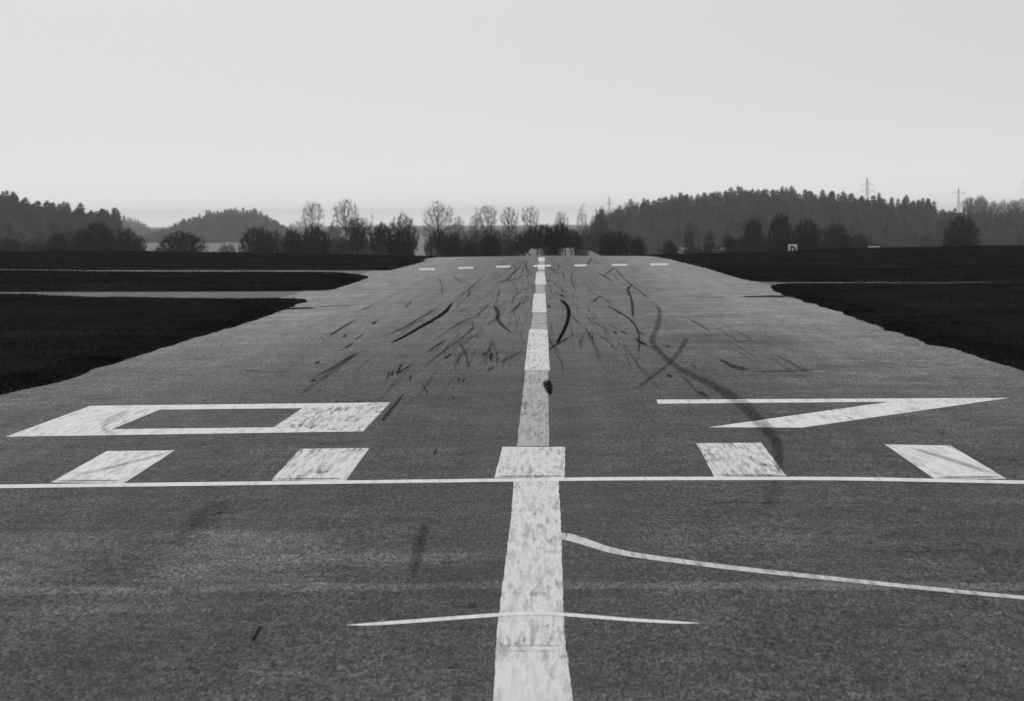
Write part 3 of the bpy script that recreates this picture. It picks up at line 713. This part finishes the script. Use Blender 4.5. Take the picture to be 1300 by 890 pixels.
TREES = [
 (14, 303, 16, 330, 'dome', 1, MD, 'small leafless shrub at the far left end of the tree line', 'shrub', D_),
 (72, 297, 13, 300, 'dome', 0, DK, 'low dark shrub left of the big twiggy clump at the far left', 'shrub', D_),
 (104, 291, 13, 330, 'vase', 0, DK, 'dark leafless tree on the left flank of the big left clump', 'bare_tree', Mi),
 (124, 284, 25, 300, 'dome', 2, DK, 'broad dark twiggy tree, biggest at the foot of the left wooded hill', 'bare_tree', D_),
 (161, 290, 15, 300, 'vase', 1, DK, 'leafless tree with visible forked trunk right of the left clump', 'bare_tree', Mi),
 (176, 300, 10, 320, 'dome', 1, MD, 'small grey bush at the left edge of the pale field', 'shrub', Mi),
 (231, 294.5, 32, 290, 'dome', 0, DK, 'wide low dome shaped tree standing alone before the pale field', 'bare_tree', D_),
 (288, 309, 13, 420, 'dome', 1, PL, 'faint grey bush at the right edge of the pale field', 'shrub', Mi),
 (326, 289.5, 25, 285, 'dome', 2, DK, 'dark round crowned tree right of the pale field', 'bare_tree', D_),
 (350, 292, 12, 330, 'vase', 2, MD, 'thin grey tree wedged between two dark round trees', 'bare_tree', Mi),
 (371, 291, 14, 290, 'dome', 1, DK, 'narrower dark tree touching the left side of a round one', 'bare_tree', D_),
 (399, 287, 21, 285, 'dome', 0, DK, 'dark round tree below the pale lollipop shaped tree', 'bare_tree', D_),
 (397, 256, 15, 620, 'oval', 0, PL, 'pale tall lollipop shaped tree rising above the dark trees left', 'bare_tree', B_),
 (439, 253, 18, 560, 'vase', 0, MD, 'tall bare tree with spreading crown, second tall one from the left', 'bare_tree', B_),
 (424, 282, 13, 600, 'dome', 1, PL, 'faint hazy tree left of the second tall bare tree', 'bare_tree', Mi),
 (454, 277, 19, 300, 'vase', 1, DK, 'dark upright tree with a plain trunk, left of centre', 'bare_tree', D_),
 (437, 301, 11, 330, 'dome', 2, MD, 'grey undergrowth bush left of the dark upright tree', 'shrub', Mi),
 (484, 283, 15, 300, 'vase', 2, DK, 'dark slender crowned tree between the upright tree and the shrub', 'bare_tree', D_),
 (511, 273, 20, 430, 'dome', 0, MD, 'grey rounded tree behind the dark shrub left of centre', 'bare_tree', Mi),
 (511, 292.5, 19, 272, 'dome', 1, DK, 'dark dome shrub beside the left edge of the distant runway', 'shrub', D_),
 (557, 255, 20, 440, 'vase', 1, MD, 'tallest wide fan shaped bare tree near the middle', 'bare_tree', dict(natt=1100, twigs=3, r0=.0016, tlen=.05, EXP=2.4)),
 (554, 291, 16, 275, 'spread', 0, DK, 'dark bush at the foot of the fan shaped bare tree', 'shrub', D_),
 (574, 296, 13, 285, 'dome', 2, DK, 'dark bush just right of the fan shaped tree', 'shrub', Mi),
 (582, 274, 9, 450, 'oval', 1, MD, 'slim grey tree touching the right side of the fan shaped tree', 'bare_tree', B_),
 (597, 306, 11, 290, 'dome', 0, DK, 'very low dark bush between two taller bushes', 'shrub', Mi),
 (622, 298.5, 16, 275, 'dome', 1, DK, 'pointed dark bush left of the pale bank', 'shrub', D_),
 (605, 271, 10, 520, 'oval', 2, MD, 'small bare tree left of the round headed pair', 'bare_tree', B_),
 (619, 260, 13, 540, 'oval', 0, MD, 'round headed bare tree above the pointed dark bush', 'bare_tree', B_),
 (647, 262.5, 14, 560, 'vase', 2, MD, 'round headed bare tree left of the dark spreading pair', 'bare_tree', B_),
 (673, 261, 12, 560, 'oval', 1, MD, 'bare tree rising behind the left dark spreading tree', 'bare_tree', B_),
 (713, 269, 11, 540, 'vase', 0, MD, 'grey bare tree rising behind the right dark spreading tree', 'bare_tree', B_),
 (739, 259, 8, 520, 'slim', 0, MD, 'very slim bare tree standing tall at the middle right', 'bare_tree', B_),
 (682, 285.5, 27, 268, 'spread', 1, DK, 'dark spreading tree on several stems directly behind the centreline', 'bare_tree', D_),
 (718, 283.5, 21, 268, 'spread', 2, DK, 'dark spreading tree on a clear trunk right of the centreline', 'bare_tree', D_),
 (652, 309, 15, 300, 'dome', 1, MD, 'low grey thicket left of the dark spreading pair of trees', 'shrub', Mi),
 (700, 309, 15, 300, 'dome', 2, MD, 'low grey thicket between the stems of the dark spreading pair', 'shrub', Mi),
 (738, 312, 11, 300, 'dome', 0, MD, 'small grey thicket right of the dark spreading pair', 'shrub', Mi),
 (762, 265, 11, 640, 'dome', 2, MD, 'hazy leafless tree at the left foot of the right wooded hill', 'bare_tree', Mi),
 (782, 294.5, 23, 272, 'dome', 2, DK, 'broad dark bush behind the right part of the far runway', 'shrub', D_),
 (810, 301, 10, 280, 'dome', 0, DK, 'small dark bush right of the broad dark bush', 'shrub', Mi),
 (850, 305, 9, 300, 'dome', 1, MD, 'low grey bush left of the thin trunked saplings', 'shrub', Mi),
 (875, 291, 8, 290, 'oval', 1, DK, 'thin dark sapling with bare trunk before the pale strip', 'bare_tree', B_),
 (901, 294, 9, 300, 'oval', 2, DK, 'thin dark sapling, right of a similar sapling at the pale strip', 'bare_tree', B_),
 (926, 299, 9, 300, 'vase', 1, DK, 'small bare shrub right of the saplings', 'shrub', B_),
 (942, 301, 8, 310, 'vase', 0, DK, 'smallest bare shrub left of the dark trees by the sign', 'shrub', B_),
 (956, 278, 14, 310, 'vase', 2, DK, 'spreading bare tree left of the tall dark tree by the letter sign', 'bare_tree', Mi),
 (991, 272.5, 17, 310, 'dome', 1, DK, 'tall dark tree just left of the letter sign', 'bare_tree', D_),
 (1024, 279.5, 19, 300, 'dome', 2, DK, 'dark rounded tree just right of the letter sign', 'bare_tree', D_),
 (1061, 285, 19, 310, 'dome', 0, DK, 'dark rounded tree between the letter sign and the white strip', 'bare_tree', D_),
 (1092, 297, 13, 330, 'dome', 1, MD, 'grey bush above the low white strip', 'shrub', Mi),
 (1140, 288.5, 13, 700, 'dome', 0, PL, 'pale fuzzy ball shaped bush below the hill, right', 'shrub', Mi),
 (1178, 298, 15, 640, 'dome', 1, MD, 'faint bush left of the lone round tree', 'shrub', Mi),
 (1221, 275.5, 24, 320, 'dome', 2, DK, 'lone dark round tree on the right grass horizon', 'bare_tree', dict(natt=1700, twigs=6, r0=.0026, tlen=.075)),
]
for px, top, hw, Y, kind, var, mat, lab, nm, kw in TREES:
    if Y >= 430 and kw not in (Mi, D_): kind = {'vase': 'fan', 'oval': 'ballc'}.get(kind, kind)
    tree_at(px, top, hw, Y, kind, var, mat, lab, nm, hedge, **kw)

# ------------------------------------------------------------------ wooded hills
def interp(tab, px):
    t = np.array(tab, float); return np.interp(px, t[:, 0], t[:, 1])
DEC = [grow(900 + i, k, natt=170, twigs=2, r0=.0062, tlen=.11) for i, k in enumerate(('dome', 'vase', 'dome'))]
DECFAR = [grow(950 + i, k, natt=110, twigs=1, r0=.0078, tlen=.13) for i, k in enumerate(('dome', 'vase', 'dome'))]
def wooded(name, ridge, y_front, d0, d1, rows, step, hgt, conif, mat_dec, label, seed, skyline=None, jitter=1.0, lowmix=None):
    """a wooded slope: ground mesh (structure) + its trees; the skyline conifers are things of their own"""
    g = np.random.default_rng(seed)
    x0, x1 = ridge[0][0], ridge[-1][0]
    pxs = np.arange(x0 - 6, x1 + 6, 6.0); ts = np.linspace(-.25, 1.3, 14)
    V = []
    for t in ts:
        for px in pxs:
            yt = y_front + (interp(ridge, px) - y_front) * max(min(t, 1.0), 0) ** .6
            Y = d0 + (d1 - d0) * t
            p = at(px, yt, Y); V.append((p[0], Y, p[2] - hgt * 1.02 - (max(t - 1, 0) * 14) - max(-t, 0) * 26 - (1.5 if t < .1 else 0)))
    o = np_mesh('hill', np.array(V), grid_faces(len(ts), len(pxs)), m_floor)
    tag(link('hill', o), kind='structure')
    VV = {'c': [], 'd': []}; FF = {'c': [], 'd': []}; off = {'c': 0, 'd': 0}
    for r in range(rows):
        t = r / (rows - 1)
        px = x0 + g.uniform(0, step)
        while px < x1:
            tt = np.clip(t + g.uniform(-.4, .4) / rows, 0, 1) if r < rows - 1 else 1.0
            Y = d0 + (d1 - d0) * tt
            yt = y_front + (interp(ridge, px) - y_front) * tt ** .6
            top = at(px, yt, Y)
            h = hgt * g.uniform(.92, 1.04); base = top[2] - hgt
            hh = h + ((g.uniform(-.9, .9) + 1.1 * math.sin(px * .13) * math.sin(px * .047 + 1)) * jitter if r == rows - 1 else g.uniform(-1.5, 1.5))
            isc = g.random() < (conif(px, tt))
            a = g.uniform(0, 6.28); ca, sa = math.cos(a), math.sin(a)
            if r == rows - 1 and skyline and isc and -12 < px < 1312:
                place('conifer', CONM[g.integers(4)], (top[0], Y, base), hh, hh * g.uniform(.17, .27), skyline[0], 'conifer', skyline[1], a)
            else:
                if isc: src = CON[g.integers(4)]; s = hh * g.uniform(.18, .28) / src[2]; k = 'c'
                else: src = (DEC if d1 < 700 else DECFAR)[g.integers(3)]; hh *= .82; s = hh * g.uniform(.34, .48) / src[2]; k = 'd'
                v = src[1][0]; f = src[1][1]
                w = np.stack([(v[:, 0] * ca - v[:, 1] * sa) * s + top[0], (v[:, 0] * sa + v[:, 1] * ca) * s + Y, v[:, 2] * hh + base], -1)
                VV[k].append(w); FF[k].append(f + off[k]); off[k] += len(v)
            px += step * (.65 if r >= rows - 2 else 1) * g.uniform(.35, 1.65) * (1 if -20 < px < 1320 else 2.2)
    for k, mt, nm, lb in (('c', m_needle, 'conifer_wood', 'conifers massed on '), ('d', mat_dec, 'bare_wood', 'leafless trees massed on ')):
        if VV[k]:
            tag(link(nm, np_mesh(nm, np.concatenate(VV[k]), np.concatenate(FF[k]), mt)), lb + label, 'wood', kind='stuff')
right_ridge = [(752, 276), (762, 266), (779, 261), (800, 260), (820, 254.5), (850, 248), (868, 243), (890, 244), (938, 239), (965, 237), (990, 236), (1010, 241), (1030, 238), (1060, 241), (1085, 247), (1115, 247), (1140, 250), (1160, 252), (1176, 249.5), (1190, 258), (1204, 267), (1222, 265), (1260, 266), (1320, 265), (1400, 262), (1500, 267), (1620, 272), (1760, 290)]
wooded('right_hill', right_ridge, 303, 830, 1180, 11, 7, 17, lambda px, t: .12 + .56 * sstep((t - .3) / .35) if px > 775 else .12, m_twig_mid, 'the long hill on the right', 5,
       ('dark conifer among those along the skyline of the right hill', 'conifers on the skyline of the right hill'))
left_ridge = [(-420, 290), (-300, 272), (-200, 256), (-110, 243), (-40, 236), (0, 240), (14, 245), (32, 249), (40, 255), (50, 252), (66, 251), (76, 262), (86, 258), (92, 265), (101, 257), (110, 267), (122, 264), (132, 265), (140, 262), (146, 257), (152, 279)]
wooded('left_hill', left_ridge, 305, 780, 1020, 9, 7.5, 17, lambda px, t: .35 + .6 * sstep((t - .3) / .5), m_twig_mid, 'the hill at the far left', 6,
       ('dark conifer among those along the skyline of the far left hill', 'conifers on the skyline of the far left hill'), 1.5)
wooded('copse', [(186, 293), (214, 287), (222, 281), (240, 277), (262, 268), (280, 265), (310, 264.5), (330, 267), (345, 273), (358, 281), (368, 291)], 294, 1750, 1990, 7, 3.6, 15, lambda px, t: .75 * (1 - abs(px - 295) / 120.), m_twig_mid, 'the round copse behind the pale field', 7,
       ('dark conifer among those on top of the round copse left', 'conifers on top of the round copse'))
wooded('back_ridge', [(120, 276), (146, 272), (170, 273), (182, 279), (192, 288), (205, 287), (216, 286)], 294, 2500, 2800, 4, 6, 17, lambda px, t: .15, m_twig_mid, 'the hazy ridge behind the left hill', 8)
wooded('far_rise', [(366, 284), (376, 277), (392, 280), (410, 281), (428, 287), (470, 288), (520, 286), (560, 288), (640, 287), (700, 287), (740, 285), (770, 281)], 297, 3300, 3700, 3, 6, 17, lambda px, t: .1, m_twig_mid, 'the distant rise behind the centre', 9)
wooded('back_hill', [(780, 262), (792, 254), (806, 250), (818, 250), (835, 252), (860, 249)], 285, 1700, 1900, 4, 7, 17, lambda px, t: .4, m_twig_mid, 'the hazy hill behind the right hill', 10)
wooded('hedge', [(556, 292), (590, 288), (620, 285), (650, 287), (680, 288), (720, 286), (752, 283), (768, 279), (775, 285)], 305, 430, 500, 3, 16, 7, lambda px, t: 0, m_twig_mid, 'the low rise behind the central bushes', 11)
wooded('hedge', [(374, 302), (400, 296), (440, 293), (470, 295), (500, 298), (516, 304)], 312, 420, 480, 3, 13, 6, lambda px, t: 0, m_twig_mid, 'the low rise left of the centre', 12)
wooded('hedge', [(846, 309), (870, 304), (905, 305), (935, 300), (965, 296), (1000, 295), (1040, 294), (1075, 297), (1100, 302), (1118, 309)], 313, 330, 380, 3, 15, 5, lambda px, t: 0, m_twig, 'the field edge behind the letter sign', 13)
wooded('hedge', [(-30, 300), (20, 303), (60, 300), (95, 294), (150, 296), (185, 305)], 312, 340, 400, 3, 15, 5, lambda px, t: 0, m_twig, 'the field edge at the far left', 14)
# leafless trees on the far right ridge, each countable
for i, (px, top, hw) in enumerate(((1231, 251, 10), (1246, 249.5, 10), (1262, 255.5, 8), (1274, 254.5, 8), (1287, 254.5, 8), (1299, 252.5, 9))):
    p = at(px, top, 1190); b = at(px, 274, 1190)[2] - 6
    place('bare_tree', proto('dome', i % 3, m_twig_mid, **Mi) if i % 2 else proto('vase', i % 3, m_twig_mid, **Mi), (p[0], 1190, b), p[2] - b, hw * 1190 / F * 1.1,
          'round leafless tree in the row along the far right skyline', 'tree', 'row of leafless trees on the far right skyline')

# pale fields and bank seen between the trees
def field(name, px0, px1, rows, lift=0.0):
    """rows: (photo y, distance)"""
    V = []; pxs = np.linspace(px0, px1, 13)
    for y, Y in rows:
        for i, px in enumerate(pxs):
            p = at(px, y + (1.2 * math.sin(px * .21) + math.sin(px * .09 + 2)) * (.8 if (y, Y) == rows[-1] else 0), Y); V.append((p[0], Y, p[2] + lift))
    o = np_mesh(name, np.array(V), grid_faces(len(rows), len(pxs)), m_field)
    return tag(link(name, o), kind='structure')
field('field', 160, 320, ((345, 700), (330, 900), (318, 1150), (309, 1450), (302, 1740)))
field('field', 410, 545, ((345, 600), (325, 800), (312, 1100), (303, 1500), (296, 2300)))
field('field', 856, 935, ((335, 520), (322, 640), (315.5, 780)))
field('field', -10, 50, ((335, 520), (324, 640), (316.5, 740)))
# grassy bank behind the central trees
xs = np.linspace(640, 772, 24); V = []
for j, (Y, f) in enumerate(((385, 0), (400, .55), (415, .85), (430, 1.0), (450, .8), (480, 0))):
    for px in xs:
        u = (px - 706) / 63.0
        top = 328 - (14 + math.sin(px * .33) + .8 * math.sin(px * .71)) * max(0, 1 - abs(u) ** 2.6) ** .9
        p = at(px, 332 + (top - 332) * f, Y); V.append(p)
me = np_mesh('grass_bank', np.array(V), grid_faces(6, 24), m_field); me.polygons.foreach_set('use_smooth', np.ones(len(me.polygons), bool))
tag(link('hill', me), kind='structure')

# ------------------------------------------------------------------ pylons
def beam(a, b, r): return prisms(np.array([a], float), np.array([b], float), np.array([r]), np.array([r]), 4)
def join(parts):
    V, Fc, o = [], [], 0
    for v, f in parts: V.append(v); Fc.append(f + o); o += len(v)
    return np.concatenate(V), np.concatenate(Fc)
def pylon(px, top, Y, arms, label, hgt=52, thick=.10):
    p = at(px, top, Y); o = empty('power_pylon', (p[0], Y, p[2] - hgt), R(12))
    tag(o, label, 'pylon', 'power pylons on the horizon')
    w = lambda z: 2.6 * (1 - z / hgt) ** 1.15 + .28
    parts = []; lv = np.linspace(0, hgt * .96, 12)
    for z0, z1 in zip(lv[:-1], lv[1:]):
        c0 = [(sx * w(z0), sy * w(z0), z0) for sx, sy in ((-1, -1), (1, -1), (1, 1), (-1, 1))]
        c1 = [(sx * w(z1), sy * w(z1), z1) for sx, sy in ((-1, -1), (1, -1), (1, 1), (-1, 1))]
        for k in range(4):
            parts += [beam(c0[k], c1[k], thick), beam(c0[k], c1[(k + 1) % 4], thick * .55), beam(c1[k], c0[(k + 1) % 4], thick * .55)]
    parts.append(beam((0, 0, hgt * .94), (0, 0, hgt), thick))
    link('lattice_mast', np_mesh('lattice_mast', *join(parts), m_steel), o)
    for ya, half in arms:
        z = hgt - (ya - top) * Y / F; L = half * Y / F; q = w(z); pr = []
        for sx in (-1, 1):
            for sy in (-1, 1):
                pr += [beam((sx * q, sy * q, z + 1.3), (sx * L, 0, z), thick * .8), beam((sx * q, sy * q, z), (sx * L, 0, z), thick * .8)]
            for f in (.3, .6): pr.append(beam((sx * (q + (L - q) * f), 0, z + 1.1 * (1 - f)), (sx * (q + (L - q) * f), 0, z - .2), thick * .6))
            pr.append(beam((sx * L * .98, 0, z), (sx * L * .98, 0, z - 1.6), thick * .6))
        link('cross_arm', np_mesh('cross_arm', *join(pr), m_steel), o)
pylon(1101, 223, 1900, ((234.3, 7.8), (242.5, 10)), 'lattice pylon with two cross arms behind the right hill', 56)
pylon(1217, 236.5, 2100, ((245.3, 9.5),), 'smaller pylon with one cross arm visible at the far right', 56)
pylon(1309, 219, 1700, ((230.5, 11), (240, 13)), 'pylon cut off by the right edge with one arm tip showing', 56)
pylon(773.5, 248, 2300, ((258.5, 6),), 'thin pylon just left of the right wooded hill', 52)
pylon(472.5, 270, 3000, ((276, 3.0),), 'tiny faint mast left of centre above the dark trees', 44, .11)
pylon(605, 259.5, 3000, ((266, 4),), 'tiny faint mast left of the round headed bare trees', 50, .11)

# ------------------------------------------------------------------ sign with the letter D, and the white strip board
def boxmesh(x0, x1, y0, y1, z0, z1):
    V = np.array([(x, y, z) for z in (z0, z1) for y in (y0, y1) for x in (x0, x1)])
    return V, np.array([(0, 2, 3, 1), (4, 5, 7, 6), (0, 1, 5, 4), (2, 6, 7, 3), (0, 4, 6, 2), (1, 3, 7, 5)])
Ys = 176.0
pa, pb = at(1000.7, 310.3, Ys), at(1011.9, 322.5, Ys)
wS = pb[0] - pa[0]; hS = pa[2] - pb[2]; cx = (pa[0] + pb[0]) / 2
gz = float(zgrass(np.array([cx]), np.array([Ys]))[0])
sign = tag(empty('letter_sign', (cx, Ys, gz)), 'small white board with a black letter D in the grass', 'sign')
zb = pb[2] - gz; zt = pa[2] - gz
link('board', np_mesh('board', *boxmesh(-wS / 2, wS / 2, -.02, .02, zb, zt), m_board), sign)
for sx in (-1, 1):
    link('post', np_mesh('post', *boxmesh(sx * wS * .36 - .02, sx * wS * .36 + .02, .022, .06, -.15, zt - .05), m_steel), sign)
# letter D as a raised plate: outer outline and inner hole
def dee(w, h, st, n=12):
    def outline(w, h, x0, zb):
        pts = [(x0, zb), (x0, zb + h)]; r = h / 2
        for i in range(n + 1):
            a = math.pi / 2 - math.pi * i / n
            pts.append((x0 + (w - r * .9) + r * .9 * math.cos(a), zb + r + r * math.sin(a)))
        return pts
    o = outline(w, h, 0, 0); i = outline(w - 2 * st, h - 2 * st, st, st)
    V, Fc = [], []
    for y in (-.026, -.0205):
        V += [(x, y, z) for x, z in o] + [(x, y, z) for x, z in i]
    k = len(o); b = 2 * k
    for j in range(k):
        q = (j + 1) % k
        Fc += [(j, q, k + q, k + j), (b + j, b + k + j, b + k + q, b + q), (j, b + j, b + q, q), (k + j, k + q, b + k + q, b + k + j)]
    return np.array(V), np.array(Fc)
dv, df = dee(wS * .62, hS * .84, wS * .18)
dv = dv + np.array([-wS * .28, 0, zb + hS * .02])
link('letter', np_mesh('letter', dv, df, m_black), sign)
pa, pb = at(1102.5, 312.6, 178.0), at(1116.5, 314.2, 178.0)
g2 = float(zgrass(np.array([(pa[0] + pb[0]) / 2]), np.array([178.0]))[0])
mk = tag(empty('marker_board', ((pa[0] + pb[0]) / 2, 178.0, g2)), 'low narrow white board lying level on the right grass horizon', 'marker')
hw_ = (pb[0] - pa[0]) / 2
link('plank', np_mesh('plank', *boxmesh(-hw_, hw_, -.08, .08, pb[2] - g2, pa[2] - g2), m_board), mk)
for sx in (-1, 1):
    link('foot', np_mesh('foot', *boxmesh(sx * hw_ * .7 - .03, sx * hw_ * .7 + .03, -.05, .05, -.1, pb[2] - g2 - .002), m_steel), mk)

# ------------------------------------------------------------------ air
hz = NT('pale_haze')
pv = hz.n('ShaderNodeVolumePrincipled')
pv.inputs['Color'].default_value = (.92, .92, .92, 1); pv.inputs['Density'].default_value = 1.6e-4; pv.inputs['Anisotropy'].default_value = 0.4
hz.t.links.new(pv.outputs[0], hz.out.inputs['Volume'])
v, f = boxmesh(-4200, 4200, -150, 9600, -48, 44)
tag(link('haze', np_mesh('haze', v, f, hz.m)), 'thin pale haze over the whole airfield', 'haze', kind='stuff')

# ------------------------------------------------------------------ light
SUN_EL, SUN_AZ = R(42), R(-12)      # azimuth clockwise from +Y: veiled sun ahead of the camera
w = bpy.data.worlds.new('World'); sc.world = w; w.use_nodes = True
nt = w.node_tree; nt.nodes.clear()
sky = nt.nodes.new('ShaderNodeTexSky'); sky.sky_type = 'NISHITA'; sky.sun_disc = False
sky.sun_elevation = SUN_EL; sky.sun_rotation = SUN_AZ; sky.air_density = 1.0; sky.dust_density = 6.0; sky.ozone_density = 1.0
bw = nt.nodes.new('ShaderNodeRGBToBW'); nt.links.new(sky.outputs[0], bw.inputs[0])
# an overcast veil levels the clear-sky gradient
mixn = nt.nodes.new('ShaderNodeMath'); mixn.operation = 'MULTIPLY_ADD'
mixn.inputs[1].default_value = .25; mixn.inputs[2].default_value = 4.6
nt.links.new(bw.outputs[0], mixn.inputs[0])
bg = nt.nodes.new('ShaderNodeBackground'); bg.inputs['Strength'].default_value = .11
tc = nt.nodes.new('ShaderNodeTexCoord'); sx_ = nt.nodes.new('ShaderNodeSeparateXYZ'); nt.links.new(tc.outputs['Generated'], sx_.inputs[0])
def wm(op, a, b):
    n = nt.nodes.new('ShaderNodeMath'); n.operation = op
    for i, q in enumerate((a, b)):
        if isinstance(q, float): n.inputs[i].default_value = q
        else: nt.links.new(q, n.inputs[i])
    return n.outputs[0]
# the veil is thickest, and brightest, toward the horizon
el = wm('MAXIMUM', sx_.outputs[2], 0.0)
glow = wm('ADD', wm('ADD', wm('MULTIPLY', wm('EXPONENT', wm('MULTIPLY', el, -25.0), 0.0), 1.05), wm('MULTIPLY', wm('EXPONENT', wm('MULTIPLY', el, -220.0), 0.0), .85)), .88)
nt.links.new(wm('MULTIPLY', mixn.outputs[0], glow), bg.inputs[0])
wo = nt.nodes.new('ShaderNodeOutputWorld'); nt.links.new(bg.outputs[0], wo.inputs[0])
sd_ = bpy.data.lights.new('sun', 'SUN'); sd_.energy = 0.9; sd_.angle = R(20); sd_.color = (1, 1, 1)
so = bpy.data.objects.new('sun', sd_); COL.objects.link(so)
dirv = Vector((math.sin(SUN_AZ) * math.cos(SUN_EL), math.cos(SUN_AZ) * math.cos(SUN_EL), math.sin(SUN_EL)))
so.rotation_euler = (-dirv).to_track_quat('-Z', 'Y').to_euler(); so.location = (0, -20, 40)

# ------------------------------------------------------------------ output
vs = sc.view_settings
sc.display_settings.display_device = 'sRGB'
vs.view_transform = 'Standard'; vs.look = 'None'; vs.exposure = 0; vs.gamma = 1; vs.use_curve_mapping = False
sc.render.engine = 'CYCLES'
cy = sc.cycles
cy.use_denoising = True
cy.denoising_prefilter = 'ACCURATE'
cy.denoising_input_passes = 'RGB_ALBEDO_NORMAL'
cy.max_bounces = 6; cy.diffuse_bounces = 3; cy.glossy_bounces = 2; cy.transparent_max_bounces = 16; cy.volume_bounces = 0
cy.use_adaptive_sampling = False
